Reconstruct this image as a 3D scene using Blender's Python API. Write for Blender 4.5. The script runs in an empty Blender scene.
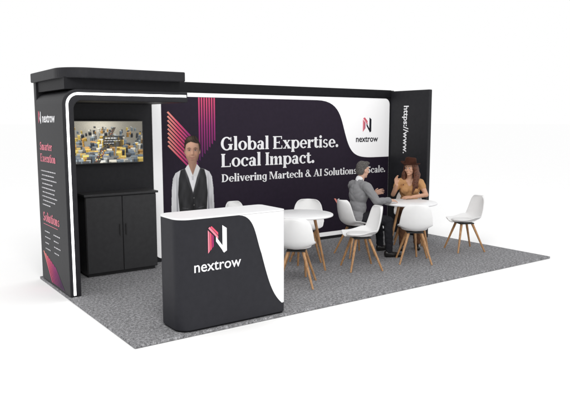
import bpy, bmesh, math, random
import numpy as np
from mathutils import Vector, Matrix
random.seed(4)
rng = np.random.default_rng(7)
scn = bpy.context.scene
C = scn.collection
PI = math.pi

# ------------------------------------------------------------------ materials
def mat(name, col, rough=.5, spec=.3, var=.06, scale=18, bump=0, bscale=200, metal=0):
    m = bpy.data.materials.new(name); m.use_nodes = True
    nt = m.node_tree; b = nt.nodes['Principled BSDF']
    b.inputs['Roughness'].default_value = rough
    b.inputs['Specular IOR Level'].default_value = spec
    b.inputs['Metallic'].default_value = metal
    tc = nt.nodes.new('ShaderNodeTexCoord')
    n = nt.nodes.new('ShaderNodeTexNoise'); n.inputs['Scale'].default_value = scale; n.inputs['Detail'].default_value = 4
    nt.links.new(tc.outputs['Object'], n.inputs['Vector'])
    r = nt.nodes.new('ShaderNodeValToRGB')
    r.color_ramp.elements[0].position = .3; r.color_ramp.elements[1].position = .7
    r.color_ramp.elements[0].color = [c*(1-var) for c in col] + [1]
    r.color_ramp.elements[1].color = [min(1, c*(1+var)) for c in col] + [1]
    nt.links.new(n.outputs['Fac'], r.inputs['Fac'])
    nt.links.new(r.outputs['Color'], b.inputs['Base Color'])
    if bump:
        n2 = nt.nodes.new('ShaderNodeTexNoise'); n2.inputs['Scale'].default_value = bscale
        nt.links.new(tc.outputs['Object'], n2.inputs['Vector'])
        bp = nt.nodes.new('ShaderNodeBump'); bp.inputs['Strength'].default_value = bump; bp.inputs['Distance'].default_value = .01
        nt.links.new(n2.outputs['Fac'], bp.inputs['Height']); nt.links.new(bp.outputs['Normal'], b.inputs['Normal'])
    return m
def emis(name, col, st):
    m = bpy.data.materials.new(name); m.use_nodes = True
    b = m.node_tree.nodes['Principled BSDF']
    b.inputs['Base Color'].default_value = (*col, 1)
    b.inputs['Emission Color'].default_value = (*col, 1); b.inputs['Emission Strength'].default_value = st
    return m
def gradient(name, axis, lo, hi, stops):
    """printed colour gradient along one object axis"""
    m = bpy.data.materials.new(name); m.use_nodes = True
    nt = m.node_tree; b = nt.nodes['Principled BSDF']; b.inputs['Roughness'].default_value = .6; b.inputs['Specular IOR Level'].default_value = .2
    tc = nt.nodes.new('ShaderNodeTexCoord'); sx = nt.nodes.new('ShaderNodeSeparateXYZ'); mr = nt.nodes.new('ShaderNodeMapRange')
    mr.inputs['From Min'].default_value = lo; mr.inputs['From Max'].default_value = hi
    r = nt.nodes.new('ShaderNodeValToRGB'); e = r.color_ramp.elements
    e[0].color = (*stops[0], 1); e[1].color = (*stops[-1], 1)
    for i in range(1, len(stops)-1):
        x = e.new(i/(len(stops)-1)); x.color = (*stops[i], 1)
    nt.links.new(tc.outputs['Object'], sx.inputs['Vector']); nt.links.new(sx.outputs[axis], mr.inputs['Value'])
    nt.links.new(mr.outputs['Result'], r.inputs['Fac']); nt.links.new(r.outputs['Color'], b.inputs['Base Color'])
    return m
def print_mat(name, emit=0):
    m = bpy.data.materials.new(name); m.use_nodes = True
    nt = m.node_tree; b = nt.nodes['Principled BSDF']; b.inputs['Roughness'].default_value = .6; b.inputs['Specular IOR Level'].default_value = .2
    a = nt.nodes.new('ShaderNodeAttribute'); a.attribute_name = 'Col'
    if emit:
        b.inputs['Base Color'].default_value = (.01, .01, .01, 1); b.inputs['Roughness'].default_value = .25
        nt.links.new(a.outputs['Color'], b.inputs['Emission Color']); b.inputs['Emission Strength'].default_value = emit
    else: nt.links.new(a.outputs['Color'], b.inputs['Base Color'])
    return m

m_black = mat('black_laminate', (.019, .019, .022), .5, .2, .1)
m_black2 = mat('black_edge', (.010, .010, .012), .55, .15, .1)
m_navy = mat('dark_print', (.020, .0135, .026), .55, .15, .08)
m_char = mat('charcoal_print', (.019, .019, .024), .5, .2, .08)
m_white = mat('white_print', (.84, .84, .85), .6, .2, .01)
m_glow = mat('white_fabric_added_glow', (.88, .88, .89), .6, .2, .005)
bb = m_glow.node_tree.nodes['Principled BSDF']; bb.inputs['Emission Color'].default_value = (1, 1, 1, 1); bb.inputs['Emission Strength'].default_value = .2  # faint even emission added so the white panel fabric renders brighter
m_wlam = mat('white_laminate', (.82, .82, .83), .35, .4, .01)
m_ink = mat('white_ink', (.88, .88, .90), .6, .2, .01)
m_dink = mat('dark_ink', (.012, .012, .02), .6, .2, .01)
m_pink = mat('pink_ink', (.78, .1, .17), .6, .2, .03)
m_rose = mat('rose_ink', (.82, .25, .32), .6, .2, .03)
m_red = mat('red_ink', (.62, .03, .06), .6, .2, .03)
m_mag = mat('magenta_ink', (.40, .03, .15), .6, .2, .03)
m_grey = mat('grey_ink', (.62, .61, .64), .6, .2, .03)
m_led = emis('led_light', (1, 1, 1), 4.0)
m_shell = mat('white_plastic', (.82, .82, .82), .32, .45, .01)
m_pad = mat('white_leatherette', (.76, .76, .76), .45, .4, .02, bump=.05, bscale=150)
m_metal = mat('dark_metal', (.02, .02, .02), .4, .5, .05)
m_bez = mat('tv_bezel', (.008, .008, .009), .3, .5, .05)

def wood():
    m = bpy.data.materials.new('beech_wood'); m.use_nodes = True
    nt = m.node_tree; b = nt.nodes['Principled BSDF']; b.inputs['Roughness'].default_value = .45
    tc = nt.nodes.new('ShaderNodeTexCoord'); mp = nt.nodes.new('ShaderNodeMapping')
    mp.inputs['Scale'].default_value = (60, 60, 6)
    n = nt.nodes.new('ShaderNodeTexNoise'); n.inputs['Scale'].default_value = 1.5; n.inputs['Detail'].default_value = 5
    r = nt.nodes.new('ShaderNodeValToRGB')
    r.color_ramp.elements[0].color = (.34, .165, .065, 1); r.color_ramp.elements[1].color = (.56, .32, .15, 1)
    r.color_ramp.elements[0].position = .35; r.color_ramp.elements[1].position = .65
    nt.links.new(tc.outputs['Object'], mp.inputs['Vector']); nt.links.new(mp.outputs['Vector'], n.inputs['Vector'])
    nt.links.new(n.outputs['Fac'], r.inputs['Fac']); nt.links.new(r.outputs['Color'], b.inputs['Base Color'])
    return m
m_wood = wood()

def carpet_mat():
    m = bpy.data.materials.new('speckled_carpet'); m.use_nodes = True
    nt = m.node_tree; b = nt.nodes['Principled BSDF']; b.inputs['Roughness'].default_value = .95
    b.inputs['Specular IOR Level'].default_value = .05
    tc = nt.nodes.new('ShaderNodeTexCoord')
    fine = nt.nodes.new('ShaderNodeTexNoise'); fine.inputs['Scale'].default_value = 95; fine.inputs['Detail'].default_value = 4; fine.inputs['Roughness'].default_value = .8
    mid = nt.nodes.new('ShaderNodeTexNoise'); mid.inputs['Scale'].default_value = 34; mid.inputs['Detail'].default_value = 3; mid.inputs['Roughness'].default_value = .7
    nt.links.new(tc.outputs['Object'], fine.inputs['Vector']); nt.links.new(tc.outputs['Object'], mid.inputs['Vector'])
    mixn = nt.nodes.new('ShaderNodeMix'); mixn.inputs['Factor'].default_value = .42
    nt.links.new(fine.outputs['Fac'], mixn.inputs['A']); nt.links.new(mid.outputs['Fac'], mixn.inputs['B'])
    r = nt.nodes.new('ShaderNodeValToRGB')
    e = r.color_ramp.elements
    e[0].position = .37; e[0].color = (.06, .06, .064, 1)
    e[1].position = .64; e[1].color = (.56, .56, .58, 1)
    x = e.new(.5); x.color = (.225, .225, .233, 1)
    nt.links.new(mixn.outputs['Result'], r.inputs['Fac'])
    n3 = nt.nodes.new('ShaderNodeTexNoise'); n3.inputs['Scale'].default_value = 4; n3.inputs['Detail'].default_value = 5
    nt.links.new(tc.outputs['Object'], n3.inputs['Vector'])
    mr = nt.nodes.new('ShaderNodeMapRange'); mr.inputs['To Min'].default_value = .86; mr.inputs['To Max'].default_value = 1.14
    nt.links.new(n3.outputs['Fac'], mr.inputs['Value'])
    mx = nt.nodes.new('ShaderNodeMix'); mx.data_type = 'RGBA'; mx.blend_type = 'MULTIPLY'; mx.inputs['Factor'].default_value = 1
    nt.links.new(r.outputs['Color'], mx.inputs['A']); nt.links.new(mr.outputs['Result'], mx.inputs['B'])
    nt.links.new(mx.outputs['Result'], b.inputs['Base Color'])
    bp = nt.nodes.new('ShaderNodeBump'); bp.inputs['Strength'].default_value = .35; bp.inputs['Distance'].default_value = .006
    nt.links.new(fine.outputs['Fac'], bp.inputs['Height']); nt.links.new(bp.outputs['Normal'], b.inputs['Normal'])
    return m
m_carpet = carpet_mat()

# ------------------------------------------------------------------ helpers
def link(name, me, m, parent=None):
    o = bpy.data.objects.new(name, me); C.objects.link(o)
    for k in (m if isinstance(m, (list, tuple)) else [m]): me.materials.append(k)
    if parent: o.parent = parent
    return o
def obj(name, bm, m, parent=None, smooth=False, bevel=0, angle=40):
    bmesh.ops.recalc_face_normals(bm, faces=bm.faces[:])
    me = bpy.data.meshes.new(name); bm.to_mesh(me); bm.free()
    o = link(name, me, m, parent)
    if smooth:
        me.shade_smooth()
        try: me.set_sharp_from_angle(angle=math.radians(angle))
        except Exception: pass
    if bevel:
        b = o.modifiers.new('bevel', 'BEVEL'); b.width = bevel; b.segments = 2; b.limit_method = 'ANGLE'
    return o
def tag(o, label=None, cat=None, group=None, kind=None):
    if label: o['label'] = label
    if cat: o['category'] = cat
    if group: o['group'] = group
    if kind: o['kind'] = kind
    return o
def thing(name, label, cat, loc=(0, 0, 0), rz=0, group=None):
    o = bpy.data.objects.new(name, None); C.objects.link(o)
    o.empty_display_size = .1; o.location = loc; o.rotation_euler = (0, 0, rz)
    return tag(o, label, cat, group)
def box(bm, x0, x1, y0, y1, z0, z1):
    v = [bm.verts.new((x, y, z)) for z in (z0, z1) for y in (y0, y1) for x in (x0, x1)]
    for f in ((0, 2, 3, 1), (4, 5, 7, 6), (0, 1, 5, 4), (2, 6, 7, 3), (0, 4, 6, 2), (1, 3, 7, 5)):
        bm.faces.new([v[i] for i in f])
def prism(bm, pts, fn, a, b):
    n = len(pts)
    A = [bm.verts.new(fn(p, a)) for p in pts]; B = [bm.verts.new(fn(p, b)) for p in pts]
    bm.faces.new(A[::-1]); bm.faces.new(B)
    for i in range(n): bm.faces.new((A[i], A[(i+1) % n], B[(i+1) % n], B[i]))
def tube(bm, a, b, ra, rb, n=14):
    a, b = Vector(a), Vector(b); d = (b-a).normalized()
    u = d.orthogonal().normalized(); w = d.cross(u)
    A = [bm.verts.new(a+ra*(u*math.cos(2*PI*i/n)+w*math.sin(2*PI*i/n))) for i in range(n)]
    B = [bm.verts.new(b+rb*(u*math.cos(2*PI*i/n)+w*math.sin(2*PI*i/n))) for i in range(n)]
    bm.faces.new(A[::-1]); bm.faces.new(B)
    for i in range(n): bm.faces.new((A[i], A[(i+1) % n], B[(i+1) % n], B[i]))
def lathe(bm, prof, n=48, M=None):
    rings = []
    for r, z in prof:
        if r < 1e-5: rings.append([bm.verts.new((0, 0, z))])
        else: rings.append([bm.verts.new((r*math.cos(2*PI*i/n), r*math.sin(2*PI*i/n), z)) for i in range(n)])
    for a, b in zip(rings, rings[1:]):
        for i in range(n):
            j = (i+1) % n
            if len(a) == 1 and len(b) == 1: continue
            if len(a) == 1: bm.faces.new((a[0], b[i], b[j]))
            elif len(b) == 1: bm.faces.new((a[i], a[j], b[0]))
            else: bm.faces.new((a[i], a[j], b[j], b[i]))
    if M is not None: bmesh.ops.transform(bm, matrix=M, verts=bm.verts[:])
def arc(cx, cy, r, a0, a1, n=10, ry=None):
    ry = ry or r
    return [(cx+r*math.cos(math.radians(a0+(a1-a0)*i/n)), cy+ry*math.sin(math.radians(a0+(a1-a0)*i/n))) for i in range(n+1)]
def bez(p0, p1, p2, p3, n=14):
    out = []
    for i in range(n+1):
        t = i/n; s = 1-t
        out.append(tuple(s**3*p0[k]+3*s*s*t*p1[k]+3*s*t*t*p2[k]+t**3*p3[k] for k in (0, 1)))
    return out
class Plane:
    def __init__(s, o, U, V):
        s.o, s.U, s.V = Vector(o), Vector(U), Vector(V); s.N = s.U.cross(s.V)
    def __call__(s, u, v, off=0): return s.o+s.U*u+s.V*v+s.N*off
def sheet(name, pl, polys, mats, parent):
    """printed artwork: polys = (points, offset, material index)"""
    bm = bmesh.new()
    for pts, off, mi in polys:
        vs = [bm.verts.new(pl(u, v, off)) for u, v in pts]
        try: f = bm.faces.new(vs)
        except Exception: continue
        f.normal_update()
        if f.normal.dot(pl.N) < 0: f.normal_flip()
        f.material_index = mi
    bmesh.ops.triangulate(bm, faces=[f for f in bm.faces if len(f.verts) > 4])
    me = bpy.data.meshes.new(name); bm.to_mesh(me); bm.free()
    return link(name, me, mats, parent)

class Canvas:
    """a printed picture: a flat grid of small faces carrying colours"""
    def __init__(s, u0, u1, v0, v1, res):
        s.nu, s.nv = int((u1-u0)/res)+1, int((v1-v0)/res)+1
        s.u, s.v = np.meshgrid(np.linspace(u0, u1, s.nu), np.linspace(v0, v1, s.nv))
        s.res = res; s.col = np.zeros((s.nv, s.nu, 3)); s.al = np.zeros((s.nv, s.nu))
    def poly(s, pts):
        pts = np.array(pts); d = np.full(s.u.shape, 1e9); ins = np.zeros(s.u.shape, bool); n = len(pts)
        for i in range(n):
            a, b = pts[i], pts[(i+1) % n]; e = b-a
            t = np.clip(((s.u-a[0])*e[0]+(s.v-a[1])*e[1])/max(1e-12, e@e), 0, 1)
            d = np.minimum(d, np.hypot(s.u-a[0]-t*e[0], s.v-a[1]-t*e[1]))
            c = (a[1] > s.v) != (b[1] > s.v)
            if abs(e[1]) > 1e-12: ins ^= c & (s.u < a[0]+(s.v-a[1])*e[0]/e[1])
        return np.where(ins, -d, d)
    def ell(s, cx, cy, rx, ry): return (np.hypot((s.u-cx)/rx, (s.v-cy)/ry)-1)*min(rx, ry)
    def g(s, cx, cy, rx, ry): return np.exp(-((s.u-cx)/rx)**2-((s.v-cy)/ry)**2)
    def paint(s, sd, col, soft=None, op=1, base=True):
        soft = soft or s.res*.8
        a = np.clip(.5-sd/soft/2, 0, 1)*op
        col = np.asarray(col, float)
        s.col = s.col*(1-a[..., None])+col*a[..., None]
        if base: s.al = np.maximum(s.al, a)
    def mul(s, w, k): s.col *= 1+(np.asarray(k)-1)*w[..., None]
    def build(s, name, pl, off, m, parent):
        P = np.array([pl(0, 0, off)])[0]; U, V = np.array(pl.U), np.array(pl.V)
        co = P+s.u[..., None]*U+s.v[..., None]*V
        idx = np.arange(s.nu*s.nv).reshape(s.nv, s.nu)
        q = np.stack([idx[:-1, :-1], idx[:-1, 1:], idx[1:, 1:], idx[1:, :-1]], -1).reshape(-1, 4)
        keep = (s.al.reshape(-1)[q].min(1) > .45); q = q[keep]
        me = bpy.data.meshes.new(name); me.from_pydata(co.reshape(-1, 3).tolist(), [], q.tolist())
        at = me.color_attributes.new('Col', 'FLOAT_COLOR', 'POINT')
        at.data.foreach_set('color', np.concatenate([np.clip(s.col, 0, 1).reshape(-1, 3), np.ones((s.nu*s.nv, 1))], 1).ravel())
        return link(name, me, m, parent)

def text_polys(body, size, u, v, off, mi, align='LEFT', bold=.02):
    cu = bpy.data.curves.new('t', 'FONT'); cu.body = body; cu.size = size; cu.align_x = align; cu.offset = bold*size
    cu.resolution_u = 4; cu.fill_mode = 'FRONT'
    o = bpy.data.objects.new('t', cu); C.objects.link(o)
    dg = bpy.context.evaluated_depsgraph_get(); dg.update()
    me = bpy.data.meshes.new_from_object(o.evaluated_get(dg))
    out = [([(me.vertices[i].co.x+u, me.vertices[i].co.y+v) for i in p.vertices], off, mi) for p in me.polygons]
    bpy.data.objects.remove(o); bpy.data.curves.remove(cu); bpy.data.meshes.remove(me)
    return out

# ---- a small bold serif alphabet drawn as polygons (em units)
S_, F_ = .155, .05
def R(x0, y0, x1, y1): return [[(x0, y0), (x1, y0), (x1, y1), (x0, y1)]]
def stem(x, y0, y1, bl=0, br=0, tl=0, tr=0):
    o = [R(x, y0, x+S_, y1)]
    if bl or br: o.append([[(x-bl*.7, y0), (x+S_+br*.6, y0), (x+S_+br*.6, y0+.035), (x+S_, y0+.07), (x, y0+.07), (x-bl*.7, y0+.035)]])
    if tl or tr: o.append([[(x-tl*.7, y1), (x-tl*.7, y1-.035), (x, y1-.07), (x+S_, y1-.07), (x+S_+tr*.7, y1-.035), (x+S_+tr*.7, y1)]])
    return o
def ring(cx, cy, rx, ry, ix, iy, a0=0, a1=360, n=26):
    A = arc(cx, cy, rx, a0, a1, n, ry); B = arc(cx, cy, ix*.93, a0, a1, n, iy*.94)
    return [[[A[i], A[i+1], B[i+1], B[i]] for i in range(n)]]
def disc(cx, cy, r): return [[arc(cx, cy, r, 0, 342, 19)]]
def PL(*p): return [[list(p)]]
def hump(x): return PL((x-.01, .34), (x+.05, .44), (x+.12, .488), (x+.19, .48), (x+.24, .44), (x+.262, .38), (x+.262, .33), (x+.11, .33), (x+.105, .38), (x+.07, .40), (x+.03, .375), (x-.01, .30))
G = {
 'G': (ring(.34, .35, .32, .36, .185, .315, 42, 325)+[R(.48, .03, .635, .32), R(.42, .275, .68, .328), R(.55, .47, .6, .69)], .72),
 'l': (stem(.05, 0, .74, .05, .05, .05), .27), 'o': (ring(.26, .24, .25, .25, .115, .21), .53),
 'b': (stem(.04, 0, .74, 0, 0, .05)+ring(.3, .24, .24, .25, .105, .205), .56),
 'a': (stem(.26, 0, .33, 0, .06)+ring(.225, .315, .19, .175, .045, .13, -5, 165)+ring(.18, .14, .165, .15, .055, .10), .49),
 'E': (stem(.06, 0, .7)+[R(.01, .65, .56, .7), R(.01, 0, .58, .05), R(.1, .327, .42, .378), R(.51, .54, .56, .68), R(.53, .02, .58, .18), R(.375, .28, .42, .43)], .63),
 'x': (PL((.02, .46), (.19, .46), (.49, .02), (.32, .02))+PL((.34, .46), (.41, .46), (.14, .02), (.07, .02))+[R(0, .435, .22, .48), R(.3, .435, .46, .48), R(.01, 0, .19, .045), R(.28, 0, .51, .045)], .52),
 'p': (stem(.04, -.2, .48, .05, .05, .05)+ring(.3, .24, .24, .25, .105, .205), .56),
 'e': (ring(.25, .24, .24, .25, .11, .205, 2, 318)+[R(.12, .22, .475, .275)], .5),
 'r': (stem(.05, 0, .48, .05, .06, .05)+disc(.34, .405, .075)+PL((.18, .33), (.24, .45), (.33, .48), (.33, .42), (.25, .38), (.18, .26)), .42),
 't': (stem(.07, .1, .61)+[R(0, .43, .32, .48)]+ring(.225, .13, .155, .14, .01, .08, 180, 345), .36),
 'i': (stem(.05, 0, .48, .05, .05, .05)+disc(.125, .63, .085), .27),
 's': (ring(.2, .35, .165, .138, .07, .09, 25, 255)+ring(.19, .135, .18, .145, .07, .09, -165, 75)+PL((.04, .34), (.2, .27), (.27, .235), (.37, .15), (.22, .19), (.12, .25)), .41),
 '.': (disc(.1, .085, .092), .21), ' ': ([], .22),
 'L': (stem(.06, 0, .7, .05, 0, .05, .06)+[R(.1, 0, .55, .05), R(.5, .02, .55, .2)], .6),
 'c': (ring(.25, .24, .24, .25, .11, .205, 50, 318)+disc(.375, .375, .075), .46),
 'I': (stem(.07, 0, .7, .06, .06, .06, .06), .3),
 'n': (stem(.04, 0, .48, .05, .05, .05)+stem(.31, 0, .35, .05, .05)+hump(.2), .55),
 'm': (stem(.04, 0, .48, .05, .05, .05)+stem(.31, 0, .35, .05, .05)+hump(.2)+stem(.58, 0, .35, .05, .05)+hump(.47), .82),
 'h': (stem(.04, 0, .74, .05, .05, .05)+stem(.31, 0, .35, .05, .05)+hump(.2), .55),
 'u': (stem(.04, .12, .48, 0, 0, .05)+stem(.31, 0, .48, 0, .06, .05)+ring(.22, .15, .18, .16, .04, .11, 180, 330), .55),
 'D': (stem(.06, 0, .7)+[R(.01, .65, .22, .7), R(.01, 0, .22, .05)]+ring(.2, .35, .43, .35, .29, .31, -90, 90), .69),
 'v': (PL((.02, .46), (.19, .46), (.32, 0), (.21, 0))+PL((.37, .46), (.44, .46), (.32, 0), (.25, 0))+[R(0, .435, .22, .48), R(.32, .435, .5, .48)], .5),
 'g': (ring(.23, .25, .22, .24, .1, .195)+[R(.3, -.05, .455, .48)]+ring(.245, -.06, .21, .15, .09, .10, 180, 360), .51),
 'M': ([R(.06, 0, .12, .7), R(.0, 0, .19, .05), R(.64, 0, .795, .7), R(.59, 0, .86, .05), R(.0, .65, .2, .7), R(.62, .65, .86, .7)]+PL((.07, .7), (.25, .7), (.47, .1), (.4, 0))+PL((.67, .7), (.73, .7), (.46, 0), (.4, 0)), .88),
 '&': (ring(.29, .54, .16, .17, .07, .12)+ring(.26, .19, .25, .2, .115, .15)+PL((.16, .48), (.33, .48), (.69, 0), (.5, 0)), .7),
 'A': (PL((.09, 0), (.16, 0), (.38, .62), (.33, .7))+PL((.29, .7), (.41, .7), (.67, 0), (.49, 0))+[R(.2, .195, .5, .245), R(0, 0, .24, .05), R(.42, 0, .72, .05)], .72),
 'S': (ring(.26, .51, .21, .195, .09, .145, 25, 255)+ring(.25, .2, .23, .205, .09, .15, -165, 75)+PL((.05, .5), (.24, .40), (.36, .35), (.48, .22), (.29, .27), (.15, .34))+[R(.415, .52, .46, .7), R(.03, 0, .075, .18)], .54),
}
def serif(body, em, u, v, off, mi, track=-.005, wide=1.1):
    out = []
    for ch in body:
        parts, w = G[ch]
        for k, layer in enumerate(parts):
            for pts in layer: out.append(([(u+x*em*wide, v+y*em) for x, y in pts], off+.0004*k, mi))
        u += (w+track)*em*wide
    return out, u
def logo_mark(u, v, h, off, w1, w2, w3, nb):
    """N of slim leaning ribbons: three warm stripes at the left (w1..w3), plain stroke nb at the right"""
    q = lambda *p: [(u+x*h, v+y*h) for x, y in p]
    out = []
    for k, w in enumerate((w1, w2, w3)):
        x = -.38+.082*k
        out.append((q((x, .04+.085*k), (x+.062, .105+.085*k), (x+.062, .80-.075*k), (x, .87-.075*k)), off, w))
    for k, w in enumerate((w1, w2)):
        out.append((q((-.36+.08*k, .93+.04*k), (-.31+.08*k, .985+.02*k), (.03, .62+.13*k), (.03, .52+.13*k)), off+.0006, w))
    out += [(q((-.06, .62), (-.06, .44), (.2, .09), (.2, .27)), off+.0009, nb),
            (q((.2, .27), (.2, .07), (.26, .0), (.38, .07), (.38, .88), (.2, 1.0)), off+.0009, nb)]
    return out

# ------------------------------------------------------------------ setting
bm = bmesh.new(); bmesh.ops.create_grid(bm, x_segments=2, y_segments=2, size=600)
g = obj('ground', bm, mat('white_studio_floor', (.985, .985, .985), .95, .0, .004, 2)); g.location = (0, 0, -.03); g['kind'] = 'structure'

CX = 6.23
bm = bmesh.new(); box(bm, -.012, CX, .04, 3.07, -.026, 0)
tag(obj('carpet', bm, m_carpet, bevel=.004), 'grey speckled rectangular carpet lying under the whole exhibition stand', 'carpet')

# ------------------------------------------------------------------ back wall
bw = thing('back_wall', 'long black back wall with printed headline, portrait and white border', 'wall', (-.09, 0, 0))
bm = bmesh.new(); box(bm, .11, 6.06, 2.95, 3.05, 0, 2.44); obj('wall_panel', bm, m_black, bw, bevel=.004)
bm = bmesh.new(); box(bm, 1.45, 5.97, 2.925, 2.95, 2.32, 2.443); obj('fascia', bm, m_black2, bw, bevel=.003)
WP = Plane((0, 2.95, 0), (1, 0, 0), (0, 0, 1))
def rrect(x0, z0, x1, z1, r):
    return arc(x1-r, z1-r, r, 0, 90, 6)+arc(x0+r, z1-r, r, 90, 180, 6)+arc(x0+r, z0+r, r, 180, 270, 6)+arc(x1-r, z0+r, r, 270, 360, 6)
pb = bmesh.new()
prism(pb, rrect(1.57, .05, 5.95, 2.30, .1), lambda p, d: (p[0], d, p[1]), 2.938, 2.951)
gp = obj('printed_panel', pb, m_glow, bw, bevel=.002)
x0, x1, zb, zt = 1.70, 5.945, .12, 2.245
curve = bez((4.35, zt), (4.85, zt), (4.85, 1.95), (4.97, 1.65)) + bez((4.97, 1.65), (5.08, 1.36), (5.2, 1.31), (5.6, 1.31))[1:] + [(x1, 1.31)]
dark = curve + [(x1, zb)] + arc(x0+.08, zb+.08, .08, 270, 180, 6) + arc(x0+.08, zt-.08, .08, 180, 90, 6)
sheet('dark_field', WP, [(dark, .0145, 0)], [m_navy], gp)
PK = [(.08, .018, .09), (.32, .03, .17), (.72, .09, .18), (.90, .36, .28)]
g1 = gradient('stripe_gradient_up', 'Z', 1.4, 2.3, [PK[0], PK[1], PK[2]]); g2 = gradient('stripe_gradient_across', 'X', 1.78, 2.26, [PK[3], PK[2], PK[1], PK[0]])
g3 = gradient('stripe_gradient_low', 'X', 4.72, 5.4, [PK[3], PK[2], PK[1], PK[0]])
st = []
for k in range(7):
    u = 2.255+.04*k
    st.append(([(u, 1.38+.045*k), (u+.024, 1.366+.045*k), (u+.024, zt-.005), (u, zt-.005)], .016, 0))
for k in range(9):
    dz = -.056*k
    st.append(([(1.78, 2.03+dz), (1.80, 2.046+dz), (2.24, 1.615+dz), (2.24, 1.575+dz)], .0165, 1))
for k in range(7):
    u = 4.72+.062*k
    st.append(([(u, .66-.02*k), (u+.036, .66-.02*k), (u+.40, .16), (u+.364, .16)], .016, 2))
sheet('stripe_motif', WP, st, [g1, g2, g3], gp)
_, ue = serif('Global Expertise.', 1, 0, 0, 0, 0); em = 2.20/ue
p1, _ = serif('Global Expertise.', em, 2.60, 1.50, .017, 0)
p2, _ = serif('Local Impact.', em, 2.60, 1.26, .017, 0)
sheet('headline', WP, p1+p2, [m_ink], gp)
_, ue = serif('Delivering Martech & AI Solutions at Scale.', 1, 0, 0, 0, 0); em3 = 3.26/ue
p3, _ = serif('Delivering Martech & AI Solutions at Scale.', em3, 2.61, 1.045, .017, 0)
sheet('tagline', WP, p3, [m_ink], gp)
sheet('logo', WP, logo_mark(5.43, 1.73, .25, .0155, 1, 2, 3, 0)+text_polys('nextrow', .145, 5.43, 1.575, .0155, 0, 'CENTER'), [m_dink, m_pink, m_red, m_mag], gp)

# printed portrait: painted colour grid
cx, cz = 2.15, 1.51
K = Canvas(1.72, 2.60, .16, 1.74, .005)
X, Z = K.u-cx, K.v-cz
def Q(*pts): return [(cx+a, cz+b) for a, b in pts]
def E(x, z, rx, rz): return K.ell(cx+x, cz+z, rx, rz)
def Gs(x, z, rx, rz): return K.g(cx+x, cz+z, rx, rz)
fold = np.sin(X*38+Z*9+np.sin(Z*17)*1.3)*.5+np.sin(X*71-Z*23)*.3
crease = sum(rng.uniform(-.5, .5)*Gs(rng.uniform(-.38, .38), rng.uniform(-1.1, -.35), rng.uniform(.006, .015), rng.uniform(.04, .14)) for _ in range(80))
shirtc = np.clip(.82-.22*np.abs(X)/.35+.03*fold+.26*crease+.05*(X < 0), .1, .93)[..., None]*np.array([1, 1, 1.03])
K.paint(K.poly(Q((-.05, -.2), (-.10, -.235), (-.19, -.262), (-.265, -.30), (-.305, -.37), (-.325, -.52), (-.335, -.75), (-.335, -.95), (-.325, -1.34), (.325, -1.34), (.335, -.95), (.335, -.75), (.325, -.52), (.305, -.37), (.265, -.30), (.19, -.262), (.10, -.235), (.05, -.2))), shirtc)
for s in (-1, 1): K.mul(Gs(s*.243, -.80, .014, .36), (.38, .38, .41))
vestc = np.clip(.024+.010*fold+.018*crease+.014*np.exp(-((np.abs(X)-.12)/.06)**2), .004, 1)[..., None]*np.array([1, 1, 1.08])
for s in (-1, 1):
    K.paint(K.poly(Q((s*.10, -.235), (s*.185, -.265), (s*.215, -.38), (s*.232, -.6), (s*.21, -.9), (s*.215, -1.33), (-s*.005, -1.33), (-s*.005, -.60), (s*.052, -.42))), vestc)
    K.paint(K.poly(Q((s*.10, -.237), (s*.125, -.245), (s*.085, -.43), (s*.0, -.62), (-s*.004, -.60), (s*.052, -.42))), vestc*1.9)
K.paint(np.abs(X)-.002+np.where(Z > -.6, 1, 0), (.006, .006, .007))
for zz in (-.66, -.76, -.86, -.96): K.paint(E(.012, zz, .008, .008), (.16, .16, .16))
for s in (-1, 1): K.paint(K.poly(Q((s*.08, -.80), (s*.17, -.785), (s*.17, -.795), (s*.08, -.812))), vestc*2.2)
skin = np.array([.60, .35, .25])
K.paint(K.poly(Q((-.066, -.1), (-.07, -.22), (-.05, -.29), (0, -.35), (.05, -.29), (.07, -.22), (.066, -.1))), (skin*.55)*(1+.25*(X < 0))[..., None])
for s in (-1, 1): K.paint(K.poly(Q((s*.068, -.185), (s*.118, -.24), (s*.065, -.37), (0, -.345))), (.82-.12*(s > 0))*np.ones(3))
K.paint(K.poly(Q((-.02, -.35), (.02, -.35), (.014, -.41), (-.014, -.41))), (.6, .6, .62))
for s in (-1, 1): K.paint(E(s*.112, -.015, .016, .038), skin*.65)
K.paint(E(.004, .055, .124, .142), (.02, .013, .01))
face = K.poly(Q((-.106, .08), (-.110, .02), (-.106, -.06), (-.092, -.115), (-.063, -.162), (-.032, -.188), (.032, -.188), (.063, -.162), (.092, -.115), (.106, -.06), (.110, .02), (.106, .08), (.08, .13), (-.08, .13)))
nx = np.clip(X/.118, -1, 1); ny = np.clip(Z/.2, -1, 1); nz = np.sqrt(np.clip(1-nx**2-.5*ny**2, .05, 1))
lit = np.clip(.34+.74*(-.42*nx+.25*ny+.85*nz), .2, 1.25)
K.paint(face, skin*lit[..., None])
inside = (face < 0)*1.
def F(w): return w*inside
for s in (-1, 1):
    K.mul(F(Gs(s*.047, .014, .034, .022)), (.56, .48, .45)); K.mul(F(Gs(s*.062, -.048, .028, .026)), (1.18, 1.05, 1.0))
    K.mul(F(Gs(s*.085, -.12, .036, .05)), (.70, .64, .62)); K.mul(F(Gs(s*.045, -.082, .011, .03)), (.82, .78, .76))
K.mul(F(Gs(0, -.14, .055, .045)), (.84, .82, .82)); K.mul(F(Gs(-.004, -.02, .008, .045)), (1.28, 1.28, 1.28))
K.mul(F(Gs(.019, -.03, .013, .045)), (.66, .61, .59)); K.mul(F(Gs(0, -.062, .024, .008)), (.48, .41, .38))
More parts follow.
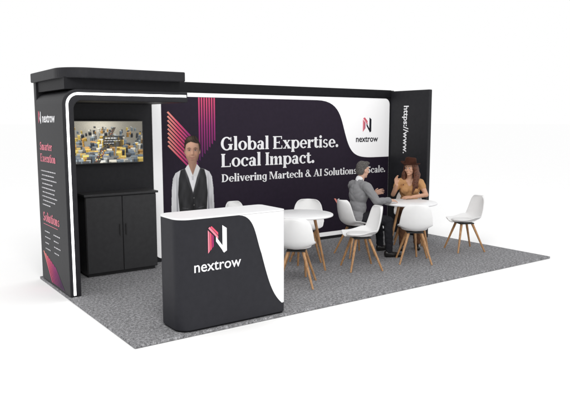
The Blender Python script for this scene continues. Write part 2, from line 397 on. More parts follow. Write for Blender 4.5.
K.mul(F(Gs(-.02, .09, .05, .03)), (1.12, 1.1, 1.1)); K.mul(F(Gs(0, -.13, .03, .008)), (.66, .61, .61))
for s in (-1, 1):
    K.paint(E(s*.047, .003, .0165, .006), (.46, .41, .38), base=False); K.paint(E(s*.046, .004, .0085, .0075), (.03, .018, .012), base=False)
    K.paint(K.poly(Q((s*.027, .010), (s*.047, .014), (s*.069, .004), (s*.047, .007))), (.02, .012, .01), base=False)
    K.paint(K.poly(Q((s*.021, .029), (s*.047, .042), (s*.080, .029), (s*.047, .031))), (.025, .016, .012), base=False, soft=.007)
K.paint(K.poly(Q((-.044, -.093), (-.012, -.094), (0, -.096), (.012, -.094), (.044, -.093), (.022, -.114), (-.022, -.114))), (.40, .19, .15), base=False, soft=.009)
K.paint(K.poly(Q((-.042, -.094), (0, -.101), (.042, -.094), (0, -.106))), (.16, .06, .05), base=False)
hairp = K.poly(Q((-.113, -.01), (-.123, .06), (-.115, .135), (-.082, .188), (-.02, .210), (.05, .206), (.10, .16), (.122, .08), (.113, -.01), (.105, .05), (.094, .095), (.06, .10), (-.02, .122), (-.065, .108), (-.094, .085), (-.102, .05)))
strand = .6+.5*np.sin(X*150+Z*90+np.sin(Z*50)*1.5+np.sin(X*40))
K.paint(hairp, np.array([.032, .021, .015])*(.5+strand*.6+2.2*Gs(-.04, .165, .05, .03))[..., None])
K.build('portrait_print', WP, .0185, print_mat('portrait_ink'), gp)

# ------------------------------------------------------------------ right return wall
rw = thing('return_wall', 'narrow black return wall with white web address running downwards', 'wall', (-.13, 0, 0))
bm = bmesh.new(); box(bm, 6.012, 6.09, 2.08, 2.948, 0, 2.425); obj('wall_panel', bm, m_black, rw, bevel=.012)
RP = Plane((6.012, 2.5, 0), (0, 0, -1), (0, -1, 0))
sheet('web_address', RP, text_polys('https://www.', .155, -2.18, -.12, .002, 0), [m_ink], rw)

# ------------------------------------------------------------------ left arch
la = thing('side_arch', 'black left side wall curving into an overhead canopy edged with white light strip', 'wall')
Yf, Yb = 1.86, 2.948
r0, th, H0, XE = .17, .12, 2.25, 1.46
outer = [(0, 0)]+arc(r0, H0-r0, r0, 180, 90, 10)+[(XE, H0)]
inner = [(XE, H0-th)]+arc(th+.09, H0-th-.09, .09, 90, 180, 8)+[(th, 0)]
bm = bmesh.new(); prism(bm, outer+inner, lambda p, d: (p[0], d, p[1]), Yf, Yb)
obj('arch_panel', bm, m_black, la, bevel=.01)
def off_path(d):
    r = r0-d
    return [(d, .02)]+arc(r0, H0-r0, r, 180, 90, 12)+[(XE-.02, H0-d)]
A, B = off_path(.036), off_path(.060)
bm = bmesh.new()
for i in range(len(A)-1):
    prism(bm, [A[i], A[i+1], B[i+1], B[i]], lambda p, d: (p[0], d, p[1]), Yf-.006, Yf+.002)
bmesh.ops.remove_doubles(bm, verts=bm.verts[:], dist=1e-5)
obj('light_strip', bm, m_led, la)
bm = bmesh.new(); box(bm, .04, 1.38, 1.9, 2.945, H0+.001, 2.37); obj('canopy_neck', bm, m_black2, la)
bm = bmesh.new()
plan = [(1.40, 3.06), (-.01, 3.06)]+arc(-.01+.3, 1.79+.3, .3, 180, 270, 12)+[(1.40, 1.79)]
prism(bm, plan, lambda p, d: (p[0], p[1], d), 2.365, 2.475)
obj('canopy_slab', bm, m_black, la, bevel=.012)
LP = Plane((0, 2.93, 0), (0, -1, 0), (0, 0, 1))
sp = logo_mark(.17, 1.88, .15, .002, 1, 2, 3, 0)+text_polys('nextrow', .145, .27, 1.9, .002, 0)
sheet('logo', LP, sp, [m_ink, m_rose, m_pink, m_mag], la)
a, _ = serif('Smarter', .13, .12, 1.58, .002, 0); b, _ = serif('Execution', .13, .12, 1.445, .002, 0); c, _ = serif('Solutions', .15, .12, .74, .002, 0)
sheet('heading', LP, a+b, [m_rose], la); sheet('heading', LP, c, [m_rose], la)
def wordline(u, v, w, h=.013, dot=False):
    e = u+w; out = []
    if dot: out.append((arc(u-.025, v+.006, .008, 0, 324, 9), .002, 0))
    while u < e-.02:
        l = random.uniform(.02, .07); l = min(l, e-u)
        out.append(([(u, v), (u+l, v), (u+l, v+h), (u, v+h)], .002, 0)); u += l+.012
    return out
for i in range(9): sheet('small_print_line', LP, wordline(.15, 1.33-.05*i, [.56, .5, .6, .42, .54, .48, .58, .5, .3][i], .013, i % 2 == 0), [m_grey], la)
for i in range(4):
    sheet('small_print_line', LP, wordline(.16, .61-.07*i, [.2, .24, .17, .22][i]), [m_grey], la)
    sheet('small_print_line', LP, wordline(.52, .61-.07*i, [.25, .2, .26, .18][i]), [m_grey], la)
sheet('rule_line', LP, [([(.12, .70), (.7, .70), (.7, .706), (.12, .706)], .002, 0)], [m_rose], la)
g4 = gradient('stripe_gradient_side', 'Y', 2.2, 2.9, [PK[0], PK[1], PK[2], PK[3]])
st = []
for k in range(7):
    u = .05+.075*k
    st.append(([(u, .36-.02*k), (u+.042, .36-.02*k), (u+.36, .03), (u+.318, .03)], .002, 0))
sheet('stripe_motif', LP, st, [g4], la)

# ------------------------------------------------------------------ television
tv = thing('television', 'flat television showing a golden city picture above the black cabinet', 'television', (.85, 2.9, 1.375))
bm = bmesh.new(); box(bm, -.47, .47, -.03, .02, 0, .55); obj('bezel', bm, m_bez, tv, bevel=.006)
T = Canvas(-.457, .457, .016, .536, .0032)
u, v = T.u, T.v
T.al[:] = 1
T.col[:] = np.array([.62, .58, .48])*(.5+.7*np.exp(-((u+.1)/.25)**2-((v-.5)/.1)**2))[..., None]
tone = [(.62, .38, .05), (.78, .55, .12), (.16, .16, .15), (.05, .06, .07), (.24, .29, .32), (.42, .44, .42), (.50, .26, .05), (.03, .032, .036), (.12, .16, .20), (.70, .66, .55)]
# roofs and facades seen from above, nearer ones lower and larger
for k in range(260):
    d = k/260; yy = .47-.46*d**.9; xx = rng.uniform(-.5, .5); wd = (.010+.030*d)*rng.uniform(.6, 1.5); ht = (.03+.13*d)*rng.uniform(.5, 1.4); rf = (.006+.020*d)
    cc = np.array(tone[rng.integers(10)])*rng.uniform(.7, 1.35); lean_ = (xx)*.22
    xs = u-xx-lean_*(v-yy)
    fr = (np.abs(xs) < wd) & (v < yy) & (v > yy-ht)
    f1, f2 = rng.uniform(250, 520), rng.uniform(250, 520)
    win = .75+.5*np.clip(np.sin(v*f1)*2, -1, 1)*.5+.35*np.clip(np.sin(xs*f2)*2, -1, 1)*.5
    side = np.where(xs*np.sign(xx+.001) < -wd*.35, .45, 1.)
    T.col = np.where(fr[..., None], cc*(win*side)[..., None], T.col)
    tp_ = (np.abs(u-xx-lean_*rf) < wd*.95) & (v >= yy) & (v < yy+rf)
    T.col = np.where(tp_[..., None], np.clip(cc*1.15+.08, 0, 1), T.col)
# an avenue with lit traffic running through
av = np.abs(u+.16-(v-.02)*.55) < .018+.05*(.5-v)
T.col = np.where((av & (v < .46))[..., None], np.array([.09, .08, .07]), T.col)
for k in range(90):
    yy = rng.uniform(.02, .44); w0 = .018+.05*(.5-yy); xx = -.16+(yy-.02)*.55+rng.uniform(-.8, .8)*w0; ss = .002+.010*(.5-yy)
    T.col = np.where(((np.abs(u-xx) < ss) & (np.abs(v-yy) < ss*.8))[..., None], np.array([(.9, .65, .1), (.6, .08, .04), (.8, .78, .7), (.9, .6, .08)][rng.integers(4)]), T.col)
sm = T.col.copy()
for ax in (0, 1): sm = (np.roll(sm, 1, ax)+2*sm+np.roll(sm, -1, ax))/4
T.col = .6*T.col+.4*sm
T.col *= (.62+.5*np.exp(-((u+.12)/.33)**2-((v-.3)/.28)**2))[..., None]
pan = (np.abs(u-.06) < .13) & (np.abs(v-.285) < .07)
T.col = np.where(pan[..., None], T.col*.22+np.array([.010, .011, .013]), T.col)
for i, wd in enumerate((.16, .2, .12)):
    yy = .325-.032*i
    T.col = np.where((((np.abs(v-yy) < (.007 if i == 0 else .0035)) & (u > -.05) & (u < -.05+wd) & (np.sin(u*170+i*2) > -.75)))[..., None], np.array([.8, .8, .78]), T.col)
T.col *= rng.uniform(.86, 1.14, u.shape)[..., None]
T.build('screen', Plane((0, -.0325, 0), (1, 0, 0), (0, 0, 1)), 0, print_mat('screen_picture', 1.05), tv)
bm = bmesh.new(); box(bm, -.2, .2, .02, .048, .12, .42); obj('wall_mount', bm, m_metal, tv)

# ------------------------------------------------------------------ cabinet
cb = thing('cabinet', 'low black two door cabinet standing under the television', 'cabinet', (.90, 2.94, 0))
m_cab = mat('black_cabinet', (.033, .033, .035), .45, .3, .1)
bm = bmesh.new(); box(bm, -.46, .46, -.32, 0, .04, 1.0); box(bm, -.44, .44, -.29, -.01, 0, .04); obj('carcass', bm, m_cab, cb, bevel=.003)
bm = bmesh.new(); box(bm, -.48, .48, -.36, 0, 1.003, 1.03); obj('cabinet_top', bm, m_cab, cb, bevel=.004)
for s in (-1, 1):
    bm = bmesh.new(); box(bm, min(s*.006, s*.455), max(s*.006, s*.455), -.34, -.322, .05, .99)
    d = obj('door', bm, m_cab, cb, bevel=.003)
    bm = bmesh.new(); tube(bm, (s*.04, -.352, .5), (s*.04, -.352, .64), .006, .006); tube(bm, (s*.04, -.352, .52), (s*.04, -.339, .52), .004, .004); tube(bm, (s*.04, -.352, .62), (s*.04, -.339, .62), .004, .004)
    obj('handle', bm, m_metal, d, smooth=True)

# ------------------------------------------------------------------ reception counter
rc = thing('reception_counter', 'curved dark reception counter with white swoosh and logo at the front', 'counter', (0, 0, 0))
cx0, cx1, cy0, cy1, HT = .43, 1.60, .07, .53, 1.05
def cplan(g=0, r=.13, r2=.05):
    return arc(cx0+r, cy0+r, r+g, 180, 270, 10)+arc(cx1-r2, cy0+r2, r2+g, 270, 360, 6)+arc(cx1-r2, cy1-r2, r2+g, 0, 90, 6)+arc(cx0+r, cy1-r, r+g, 90, 180, 10)
bm = bmesh.new(); prism(bm, cplan(), lambda p, d: (p[0], p[1], d), .02, HT-.014)
obj('counter_body', bm, m_char, rc, smooth=True)
bm = bmesh.new(); prism(bm, cplan(-.015), lambda p, d: (p[0], p[1], d), 0.001, .02); obj('plinth', bm, m_black2, rc, smooth=True)
bm = bmesh.new(); prism(bm, cplan(.003), lambda p, d: (p[0], p[1], d), HT-.014, HT); obj('counter_top', bm, m_wlam, rc, bevel=.003)
CP = Plane((0, cy0, 0), (1, 0, 0), (0, 0, 1))
xe = cx1-.05
sw = bez((1.06, HT-.015), (1.24, HT-.03), (1.24, .82), (1.31, .64)) + bez((1.31, .64), (1.39, .36), (1.43, .22), (xe, .11))[1:] + [(xe, HT-.015)]
sheet('swoosh_graphic', CP, [(sw, .002, 0)], [m_white], rc)
bm = bmesh.new()
ep = arc(cx1-.05, cy0+.05, .052, 270, 360, 6)+[(cx1+.002, cy1-.06)]
for (a, b) in zip(ep, ep[1:]):
    v_ = [bm.verts.new((a[0], a[1], .11)), bm.verts.new((b[0], b[1], .11)), bm.verts.new((b[0], b[1], HT-.015)), bm.verts.new((a[0], a[1], HT-.015))]
    bm.faces.new(v_)
bmesh.ops.remove_doubles(bm, verts=bm.verts[:], dist=1e-5)
obj('end_wrap', bm, m_white, rc, smooth=True)
sheet('logo', CP, logo_mark(.825, .70, .26, .003, 1, 2, 3, 0)+text_polys('nextrow', .144, .825, .55, .003, 0, 'CENTER', .008), [m_ink, m_rose, m_pink, m_mag], rc)

# ------------------------------------------------------------------ furniture
KV = [0, .02, .06, .12, .3, .5, .6, .68, .8, .90, .95, .98, 1]
KY = [.235, .233, .225, .205, .08, -.1, -.172, -.208, -.238, -.258, -.267, -.271, -.273]
KZ = [.432, .436, .440, .440, .434, .438, .468, .53, .64, .735, .78, .805, .818]
KW = [.10, .145, .182, .207, .228, .232, .230, .225, .212, .190, .165, .135, .10]
def smooth_interp(v, ks):
    return sum(float(np.interp(min(1, max(0, v+o)), KV, ks))*w for o, w in ((-.035, .25), (0, .5), (.035, .25))) if .06 < v < .94 else float(np.interp(v, KV, ks))
def make_chair(name, label, group):
    t = thing(name, label, 'chair', group=group)
    bm = bmesh.new(); nv, nu = 44, 16; grid = []
    for i in range(nv+1):
        v = i/nv; y, z = smooth_interp(v, KY), smooth_interp(v, KZ); w = float(np.interp(v, KV, KW))
        q = min(1, max(0, (v-.42)/.30)); bk = q*q*(3-2*q); row = []
        for j in range(nu+1):
            u = -1+2*j/nu
            zz = z+(1-bk)*.045*u*u+.05*math.exp(-((v-.52)/.16)**2)*u*u
            yy = y+bk*.075*u*u
            row.append(bm.verts.new((u*w, yy, zz)))
        grid.append(row)
    for i in range(nv):
        for j in range(nu): bm.faces.new((grid[i][j], grid[i][j+1], grid[i+1][j+1], grid[i+1][j]))
    s = obj('shell', bm, m_shell, t, smooth=True, angle=180)
    so = s.modifiers.new('solid', 'SOLIDIFY'); so.thickness = .012; so.offset = 0
    ss = s.modifiers.new('sub', 'SUBSURF'); ss.levels = 1; ss.render_levels = 1
    bm = bmesh.new(); lathe(bm, [(0, .440), (.15, .442), (.172, .450), (.177, .460), (.168, .470), (.12, .477), (0, .480)], 32, Matrix.Translation((0, .03, 0)))
    obj('seat_cushion', bm, m_pad, t, smooth=True, angle=180)
    for sx in (-1, 1):
        for sy in (-1, 1):
            bm = bmesh.new(); tube(bm, (sx*.085, .02+sy*.085, .415), (sx*.215, .0+sy*.215, 0), .0195, .012)
            obj('leg', bm, m_wood, t, smooth=True)
    bm = bmesh.new(); box(bm, -.11, .11, -.09, .13, .405, .424); obj('leg_mount', bm, m_metal, t, bevel=.006)
    return t
def dup(root, loc, rz, label):
    r = root.copy(); C.objects.link(r); r.location = loc; r.rotation_euler = (0, 0, rz); r['label'] = label
    for ch in list(root.children):
        c = ch.copy(); C.objects.link(c); c.parent = r
        for gch in ch.children:
            d = gch.copy(); C.objects.link(d); d.parent = c
    return r
DX = -.12
T1, T2 = (2.92+DX, 1.39), (4.90+DX, 1.41)
spots = [
 (2.47, .90, T1, 'white chair with wooden legs right behind the reception counter, its back to the viewer'),
 (3.66, 1.07, T1, 'white chair with wooden legs standing alone between the two tables, in front of the man'),
 (3.42, 1.93, T1, 'white chair with wooden legs behind the left table, against the printed back wall'),
 (2.62, 2.28, T1, 'white chair mostly hidden behind the reception counter, only its back edge showing above'),
 (4.52, .95, T2, 'white chair with wooden legs in front of the table where the two people sit'),
 (5.73, 1.06, T2, 'white chair with wooden legs farthest right, near the open carpet corner'),
 (5.44, 1.93, T2, 'white chair on which the woman in the brown hat sits'),
 (4.16, 1.76, T2, 'white chair on which the man in the grey suit sits'),
]
proto = None
for x, y, T_, lab in spots:
    x += DX
    rz = math.atan2(T_[1]-y, T_[0]-x)-PI/2
    if lab.endswith('grey suit sits'): rz = math.radians(-100)
    if proto is None:
        proto = make_chair('shell_chair', lab, 'white chairs around the two tables'); proto.location = (x, y, 0); proto.rotation_euler.z = rz
    else: dup(proto, (x, y, 0), rz, lab)

def make_table(lab):
    t = thing('round_table', lab, 'table', group='round white tables on the carpet')
    bm = bmesh.new(); lathe(bm, [(0, .722), (.385, .722), (.397, .727), (.4, .735), (.397, .745), (.388, .75), (0, .75)], 64)
    obj('tabletop', bm, m_wlam, t, smooth=True, angle=50)
    for k in range(4):
        a = PI/4+k*PI/2; c, s = math.cos(a), math.sin(a)
        bm = bmesh.new(); tube(bm, (c*.16, s*.16, .71), (c*.31, s*.31, 0), .02, .0135)
        obj('leg', bm, m_wood, t, smooth=True)
    bm = bmesh.new(); lathe(bm, [(0, .70), (.19, .70), (.2, .705), (.2, .721), (0, .7215)], 40); obj('leg_mount', bm, m_metal, t, smooth=True)
    return t
t1 = make_table('round white table with wooden legs just behind the reception counter'); t1.location = (*T1, 0); t1.rotation_euler.z = .3
dup(t1, (*T2, 0), .35, 'round white table with wooden legs where the man and woman sit')

# ------------------------------------------------------------------ people
def cap_mesh(bm, a, b, ra, rb, n=16):
    a, b = Vector(a), Vector(b); d = b-a
    d = d.normalized() if d.length > 1e-6 else Vector((0, 0, 1))
    u = d.orthogonal().normalized(); w = d.cross(u); rings = []
    prof = [(a-d*ra*math.cos(t), ra*math.sin(t)) for t in (0, .5, 1.0, PI/2)]+[(b+d*rb*math.cos(t), rb*math.sin(t)) for t in (PI/2, 1.0, .5, 0)]
    for c, r in prof:
        rings.append([bm.verts.new(c)] if r < 1e-6 else [bm.verts.new(c+r*(u*math.cos(2*PI*i/n)+w*math.sin(2*PI*i/n))) for i in range(n)])
    for p, q in zip(rings, rings[1:]):
        for i in range(n):
            j = (i+1) % n
            if len(p) == 1: bm.faces.new((p[0], q[j], q[i]))
            elif len(q) == 1: bm.faces.new((p[i], p[j], q[0]))
            else: bm.faces.new((p[i], p[j], q[j], q[i]))
def organic(name, prims, mats, parent, voxel=.007, it=5, cut=None, wrinkle=0):
    bm = bmesh.new()
    for p in prims:
        if p[0] == 'c': cap_mesh(bm, *p[1:5])
        else:
            M = Matrix.Translation(p[1]) @ p[3].to_4x4() @ Matrix.Diagonal((*p[2], 1))
            bmesh.ops.create_uvsphere(bm, u_segments=24, v_segments=16, radius=1, matrix=M)
    bmesh.ops.recalc_face_normals(bm, faces=bm.faces[:])
    me = bpy.data.meshes.new('tmp'); bm.to_mesh(me); bm.free()
    o = bpy.data.objects.new('tmp', me); C.objects.link(o)
    rm = o.modifiers.new('r', 'REMESH'); rm.mode = 'VOXEL'; rm.voxel_size = voxel
    sm = o.modifiers.new('s', 'SMOOTH'); sm.factor = .5; sm.iterations = it
    dg = bpy.context.evaluated_depsgraph_get(); dg.update()
    out = bpy.data.meshes.new_from_object(o.evaluated_get(dg)); bpy.data.objects.remove(o); bpy.data.meshes.remove(me)
    out.name = name
    if wrinkle:
        nn = len(out.vertices); co = np.empty(nn*3); no = np.empty(nn*3)
        out.vertices.foreach_get('co', co); out.vertices.foreach_get('normal', no); co = co.reshape(-1, 3); no = no.reshape(-1, 3)
        x, y, z = co.T
        wv = np.sin(z*48+np.sin(x*23)*2+y*14)*.5+np.sin(x*31-z*27+np.sin(y*28)*1.5)*.35+np.sin(y*51+z*21+x*16)*.25
        co = co+no*(np.abs(wv)-.35)[:, None]*wrinkle; out.vertices.foreach_set('co', co.ravel()); out.update()
    n = len(out.polygons); ctr = np.empty(n*3); out.polygons.foreach_get('center', ctr); ctr = ctr.reshape(-1, 3)
    if len(mats) > 1:
        best = np.full(n, 1e9); mi = np.zeros(n, int)
        for p in prims:
            if p[0] == 'c':
                a, b = np.array(p[1]), np.array(p[2]); d = b-a; L = max(1e-9, d@d)
                t = np.clip((ctr-a)@d/L, 0, 1); D = np.linalg.norm(ctr-a-t[:, None]*d, axis=1)-(p[3]+(p[4]-p[3])*t); k = p[5]
            else:
                q = (ctr-np.array(p[1]))@np.array(p[3]); D = (np.linalg.norm(q/np.array(p[2]), axis=1)-1)*min(p[2]); k = p[4]
            s = D < best; best[s] = D[s]; mi[s] = k
        out.polygons.foreach_set('material_index', mi.astype(np.int32))
    if cut:
        b2 = bmesh.new(); b2.from_mesh(out)
        bmesh.ops.delete(b2, geom=[f for f in b2.faces if cut(f.calc_center_median())], context='FACES')
        b2.to_mesh(out); b2.free()
    out.materials.clear()
    out.shade_smooth()
    return link(name, out, mats, parent)
I3 = Matrix.Identity(3)
def V(*a): return Vector(a)
def hand(pr, w, d, n, t, curl=.5, mi=0):
    """w wrist, d finger direction, n palm normal (palm side), t thumb side"""
    d = d.normalized(); t = (t-d*t.dot(d)).normalized(); n2 = d.cross(t)
    n = n2 if n2.dot(n) > 0 else -n2
    Rm = Matrix((d, t, d.cross(t))).transposed()
    pr.append(('e', w+d*.048, (.054, .042, .016), Rm, mi))
    for k, (o, L) in enumerate(((.032, .066), (.011, .075), (-.011, .07), (-.032, .055))):
        b = w+d*.085+t*o
        d1 = (d+t*o*4+n*curl*.4).normalized(); m1 = b+d1*L*.55
        d2 = (d+t*o*2+n*curl*1.2).normalized(); m2 = m1+d2*L*.5
        pr.append(('c', b-d*.02, m1, .0095, .0085, mi)); pr.append(('c', m1, m2, .0085, .0072, mi))
    b = w+d*.03+t*.03; d1 = (d*.6+t*.8+n*.2).normalized(); m1 = b+d1*.035; m2 = m1+(d*.9+t*.4+n*.2).normalized()*.03
    pr.append(('c', b, m1, .012, .010, mi)); pr.append(('c', m1, m2, .010, .008, mi))
def head(pr, hc, yaw, tilt, sc=1, mi=0, lip=1):
    Rm = Matrix.Rotation(yaw, 3, 'Z') @ Matrix.Rotation(tilt, 3, 'X')
    h = lambda x, y, z: hc+Rm @ Vector((x, y, z))*sc
    k = lambda *r: tuple(q*sc for q in r)
    pr += [('e', h(0, -.005, .022), k(.074, .094, .092), Rm, mi), ('e', h(0, .018, -.045), k(.056, .066, .07), Rm, mi),
           ('c', h(0, .083, .012), h(0, .104, -.022), .008*sc, .0125*sc, mi), ('e', h(0, .058, -.094), k(.026, .024, .018), Rm, mi),
           ('e', h(.076, -.008, -.006), k(.010, .018, .03), Rm, mi), ('e', h(-.076, -.008, -.006), k(.010, .018, .03), Rm, mi),
           ('e', h(.042, .056, -.026), k(.024, .022, .022), Rm, mi), ('e', h(-.042, .056, -.026), k(.024, .022, .022), Rm, mi),
           ('e', h(0, .080, -.056), k(.026, .011, .008), Rm, lip), ('e', h(0, .078, -.066), k(.021, .011, .007), Rm, lip),
           ('e', h(.034, .066, .036), k(.03, .02, .01), Rm, mi), ('e', h(-.034, .066, .036), k(.03, .02, .01), Rm, mi)]
    return h, Rm
def eyes(h, Rm, parent, brow, sc=1):
    w = mat('eye_white', (.55, .52, .5), .2, .5); ir = mat('iris', (.03, .02, .012), .2, .5)
    for s in (-1, 1):
        bm = bmesh.new()
        bmesh.ops.create_uvsphere(bm, u_segments=14, v_segments=10, radius=.0115*sc, matrix=Matrix.Translation(h(s*.032, .0755, .012)))
        e = obj('eye', bm, w, parent, smooth=True, angle=180)
        bm = bmesh.new(); bmesh.ops.create_uvsphere(bm, u_segments=12, v_segments=8, radius=.0068*sc, matrix=Matrix.Translation(h(s*.031, .0822, .012)))
        obj('iris', bm, ir, e, smooth=True, angle=180)
        bm = bmesh.new(); cap_mesh(bm, h(s*.015, .088, .034), h(s*.05, .074, .037), .0036*sc, .0026*sc, 8)
        obj('eyebrow', bm, brow, parent, smooth=True, angle=180)

def skin_mat(name, col):
    m = mat(name, col, .48, .35, .07, 40)
    b = m.node_tree.nodes['Principled BSDF']; b.inputs['Subsurface Weight'].default_value = .12; b.inputs['Subsurface Radius'].default_value = (.012, .005, .003); b.inputs['Subsurface Scale'].default_value = .6
    return m
skin_m = skin_mat('skin_light', (.58, .35, .26)); skin_w = skin_mat('skin_tan', (.58, .33, .22))
lipm = mat('lips', (.42, .16, .14), .45, .4)
suit = mat('grey_wool', (.235, .235, .243), .9, .1, .05, 60, .12, 300); trou = mat('dark_trousers', (.02, .02, .024), .9, .1, .1, 60)
shirt = mat('white_shirt', (.75, .75, .77), .8, .1, .03); shoe = mat('black_leather', (.012, .011, .011), .3, .5)
hair_m = mat('grey_hair', (.085, .078, .074), .7, .3, .55, 70, .5, 120); hair_w = mat('auburn_hair', (.105, .035, .016), .55, .4, .6, 50, .7, 90)
rust = mat('golden_tan_knit', (.50, .275, .125), .9, .1, .08, 50, .15, 300); hatm = mat('dark_brown_felt', (.05, .019, .012), .9, .1, .15, 30)
trw = mat('brown_trousers', (.12, .06, .035), .9, .1, .1, 40)

def infl(pr, d, keep=lambda p: True): return [(p[0], p[1], p[2], p[3]+d, p[4]+d, 0) if p[0] == 'c' else ('e', p[1], tuple(q+d for q in p[2]), p[3], 0) for p in pr if keep(p)]

def person(name, label, loc, rz, J, skin, female):
    root = thing(name, label, 'person', loc, rz)
    sw = .165 if female else .185
    tor = [('e', V(0, 0, .55), (.165, .125, .115), I3, 0), ('e', V(0, .01, .70)+J['lean']*.35, (.125 if female else .14, .095, .14), I3, 0),
           ('e', V(0, .0, .88)+J['lean']*.7, (.145 if female else .16, .10, .165), I3, 0),
           ('c', V(-sw*.8, 0, 1.0)+J['lean'], V(sw*.8, 0, 1.0)+J['lean'], .055, .055, 0), ('c', V(0, -.01, 1.0)+J['lean'], V(0, .0, 1.06)+J['lean'], .07, .05, 0)]
    if female: tor += [('e', V(s*.068, .075, .88)+J['lean']*.7, (.062, .055, .062), I3, 0) for s in (-1, 1)]
    arms, legs, feet, hands, nk = [], [], [], [], []
    for s, k in ((1, 'R'), (-1, 'L')):
        sh_ = V(s*sw, 0, 1.0)+J['lean']; el, wr = J['el'+k], J['wr'+k]
        ar = .042 if female else .048
        arms += [('c', sh_, el, ar+.006, ar-.008, 0), ('c', el, wr, ar-.008, .026 if female else .03, 0)]
        hand(hands, wr, J['hd'+k], J['hn'+k], J['ht'+k], J['hc'+k])
        hp = V(s*.088, .03, .54); kn, an = J['kn'+k], J['an'+k]
        legs += [('c', hp, kn, .086, .058, 0), ('c', kn, an, .054, .038, 0)]
        fd = J['fd'+k].normalized()
        feet.append([('c', an+V(0, 0, -.035)-fd*.03, V(an.x, an.y, .036)+fd*.06, .036, .034, 0), ('c', V(an.x, an.y, .036)-fd*.03, V(an.x, an.y, .032)+fd*.15, .034, .028, 0)])
    hc = J['head']
    nk = [('c', V(0, -.005, 1.03)+J['lean'], hc+V(0, -.015, -.06), .055 if not female else .046, .05 if not female else .043, 0)]
    body = tor+arms+legs+feet[0]+feet[1]+hands+nk
    h, Rm = head(body, hc, J['yaw'], J['tilt'], .96 if female else 1.0)
    organic('body', body, [skin, lipm], root, .0055, 4)
    return root, tor, arms, legs, feet, nk, h, Rm

# man
lean = V(.0, .06, 0)
J = dict(lean=lean, head=V(.0, .11, 1.225), yaw=math.radians(8), tilt=math.radians(-4),
 elR=V(.30, .16, .80), wrR=V(.24, .40, .80), hdR=V(-.1, 1, -.05), hnR=V(-.3, 0, -1), htR=V(-1, 0, .3), hcR=.5,
 elL=V(-.27, .14, .80), wrL=V(-.09, .36, .86), hdL=V(.3, .8, .3), hnL=V(.8, 0, .6), htL=V(.3, -.2, 1), hcL=.6,
 knR=V(.25, .39, .51), anR=V(.33, .36, .09), fdR=V(.4, 1, 0), knL=V(-.1, .45, .51), anL=V(-.1, .50, .09), fdL=V(-.15, 1, 0))
mn, tor, arms, legs, feet, nk, h, Rm = person('person', 'seated man in grey suit and dark trousers turned towards the woman in the hat', (4.16+DX-.01, 1.74, 0), math.radians(-100), J, skin_m, False)
eyes(h, Rm, mn, hair_m)
HI = Rm.transposed(); hc = J['head']
organic('hair', [('e', h(0, -.016, .042), (.081, .096, .088), Rm, 0), ('e', h(0, -.05, .0), (.077, .058, .085), Rm, 0), ('e', h(.02, .045, .098), (.05, .045, .028), Rm, 0)], [hair_m], mn, .006, 3,
        cut=lambda c: (lambda q: q.z < -.07 or (q.y > .0 and q.z < .045) or (q.y > -.03 and q.z < -.005))(HI @ (c-hc)), wrinkle=.004)
shp = infl(tor, .008)+[('c', V(0, -.005, 1.04)+lean, V(0, .0, 1.095)+lean, .064, .06, 0)]
organic('shirt', shp, [shirt], mn, .008, 4)
jk = infl(tor, .018)+infl(arms, .015)
def vneck(c):
    q = c-lean*min(1, c.z)
    return q.y > .02 and c.z > .78 and abs(q.x) < .012+.07*(c.z-.78)/.27
organic('suit_jacket', jk, [suit], mn, .007, 5, cut=vneck, wrinkle=.008)
# lapels folded along the jacket opening
for s in (-1, 1):
    bm = bmesh.new(); rows = []
    for t in np.linspace(0, 1, 9):
        z = .80+.25*t; xi = s*(.014+.068*t); xo = s*(.03+.10*min(1, t*1.25)) if t < .8 else s*(.13-.12*(t-.8))
        y = .122+lean.y*.75-.055*t*t-.02*t
        rows.append([bm.verts.new((xi, y+.006, z)), bm.verts.new(((xi+xo)/2, y+.006, z)), bm.verts.new((xo, y-.012, z))])
    for r1, r2 in zip(rows, rows[1:]):
        for i in range(2): bm.faces.new((r1[i], r1[i+1], r2[i+1], r2[i]))
    lo = obj('lapel', bm, suit, mn, smooth=True, angle=180); md = lo.modifiers.new('solid', 'SOLIDIFY'); md.thickness = .006
organic('trousers', infl(legs, .014)+[('e', V(0, 0, .55), (.18, .14, .12), I3, 0)], [trou], mn, .009, 6, wrinkle=.008)
for f in feet: organic('shoe', infl(f, .008), [shoe], mn, .007, 3, cut=lambda c: c.z < .004 or c.z > .12)

# woman
lean = V(.0, .07, -.02)
J = dict(lean=lean, head=V(.0, .12, 1.20), yaw=math.radians(-28), tilt=math.radians(-5),
 elR=V(.25, .22, .80), wrR=V(.20, .36, .96), hdR=V(.15, .35, .9), hnR=V(-.8, .5, 0), htR=V(-.5, -.7, .2), hcR=.5,
 elL=V(-.25, .2, .80), wrL=V(-.04, .36, .785), hdL=V(.9, .45, 0), hnL=V(0, 0, -1), htL=V(0, -1, .2), hcL=.4,
 knR=V(.1, .43, .50), anR=V(.1, .44, .09), fdR=V(.1, 1, 0), knL=V(-.1, .43, .50), anL=V(-.12, .36, .09), fdL=V(-.1, 1, 0))
wm, tor, arms, legs, feet, nk, h, Rm = person('person', 'seated woman in brown hat and tan top with one hand raised over the table', (5.40+DX, 1.89, 0), math.radians(135), J, skin_w, True)
eyes(h, Rm, wm, hair_w, .96)
HI2 = Rm.transposed(); hc2 = J['head']
hp = [('e', h(0, -.016, .036), (.084, .098, .096), Rm, 0)]
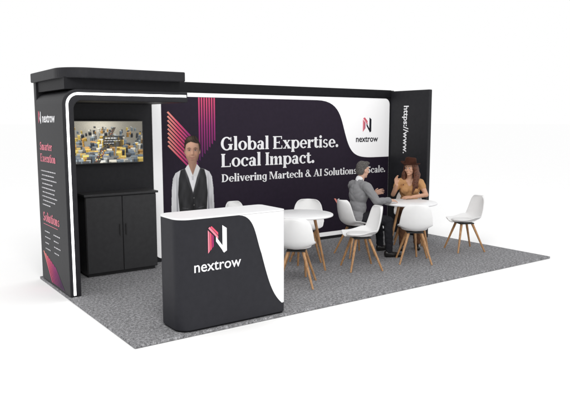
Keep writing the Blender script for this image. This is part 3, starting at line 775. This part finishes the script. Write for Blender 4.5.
for s in (-1, 1):
    for (dx, dy, ln, q) in ((0, 0, 1, 1), (.014, .02, .93, .75), (-.008, .03, 1.08, .7), (.015, -.03, 1.05, .9)):
        pts = [h(s*.07, .0, .06), h(s*(.090+dx*.4), -.01+dy*.3, -.03), h(s*(.104+dx), -.005+dy, -.12*ln), h(s*(.094+dx), .025+dy, -.21*ln), h(s*(.10+dx), .04+dy, -.29*ln), h(s*(.085+dx), .055+dy, -.36*ln)]
        rr = [.03, .031*q, .034*q, .031*q, .024*q, .009]
        for i in range(5): hp.append(('c', pts[i], pts[i+1], rr[i], rr[i+1], 0))
    pts = [h(s*.05, -.06, .03), h(s*.075, -.08, -.1), h(s*.07, -.08, -.28)]
    for i in range(2): hp.append(('c', pts[i], pts[i+1], .055, .045, 0))
organic('hair', hp, [hair_w], wm, .006, 1, cut=lambda c: (lambda q: q.y > .03 and abs(q.x) < .06 and q.z < .06 and q.z > -.1)(HI2 @ (c-hc2)), wrinkle=.007)
bm = bmesh.new()
lathe(bm, [(.0, .105), (.04, .107), (.07, .10), (.084, .082), (.092, .03), (.095, .004), (.115, -.003), (.138, .0), (.15, .008), (.151, .003), (.138, -.006), (.115, -.009), (.09, -.004), (.086, .03), (.078, .075), (0, .09)], 40)
for v in bm.verts:
    if (v.co.xy.length) > .11: v.co.z += .022*(v.co.x/.15)**2-.012*(v.co.y > 0)*(v.co.y/.15)**2
    if v.co.xy.length < .05: v.co.z -= .014*(1-abs(v.co.x)/.05)
HM = Matrix.Translation(h(0, -.012, .068)) @ Rm.to_4x4() @ Matrix.Rotation(math.radians(8), 4, 'X') @ Matrix.Rotation(math.radians(-5), 4, 'Y')
bmesh.ops.transform(bm, matrix=HM, verts=bm.verts[:])
obj('hat', bm, hatm, wm, smooth=True, angle=60)
tp = infl(tor, .012)
def neckline(c): return c.y > .02 and c.z > .93 and abs(c.x) < .02+.5*(c.z-.93)
organic('top', tp+[('c', V(s*.165, 0, 1.0)+lean, (V(s*.165, 0, 1.0)+lean).lerp(J['el'+k], .45), .058, .05, 0) for s, k in ((1, 'R'), (-1, 'L'))], [rust], wm, .008, 5, cut=neckline, wrinkle=.008)
organic('trousers', infl(legs, .012)+[('e', V(0, 0, .55), (.175, .135, .115), I3, 0)], [trw], wm, .009, 6, wrinkle=.008)
for f in feet: organic('shoe', infl(f, .008), [shoe], wm, .007, 3, cut=lambda c: c.z < .004 or c.z > .12)

# ------------------------------------------------------------------ light
w = bpy.data.worlds.new('World'); scn.world = w; w.use_nodes = True
bg = w.node_tree.nodes['Background']; bg.inputs['Color'].default_value = (1, 1, 1, 1); bg.inputs['Strength'].default_value = 1.0
def area(name, loc, target, size, power):
    l = bpy.data.lights.new(name, 'AREA'); l.size = size; l.energy = power; l.color = (1, .99, .97)
    o = bpy.data.objects.new(name, l); C.objects.link(o); o.location = loc
    o.rotation_euler = (Vector(target)-Vector(loc)).to_track_quat('-Z', 'Y').to_euler()
area('softbox_lamp', (-1.0, -3.5, 6.5), (3.4, 1.5, .5), 2.6, 240)

cam = bpy.data.cameras.new('camera'); co = bpy.data.objects.new('camera', cam); C.objects.link(co)
cam.sensor_width = 36; cam.lens = 39.8; cam.clip_end = 3000
co.location = (-1.992, -4.935, 1.9); co.rotation_euler = (math.radians(90-7.3), 0, math.radians(-35.6))
scn.camera = co
scn.view_settings.view_transform = 'Standard'; scn.view_settings.look = 'None'; scn.view_settings.exposure = 0
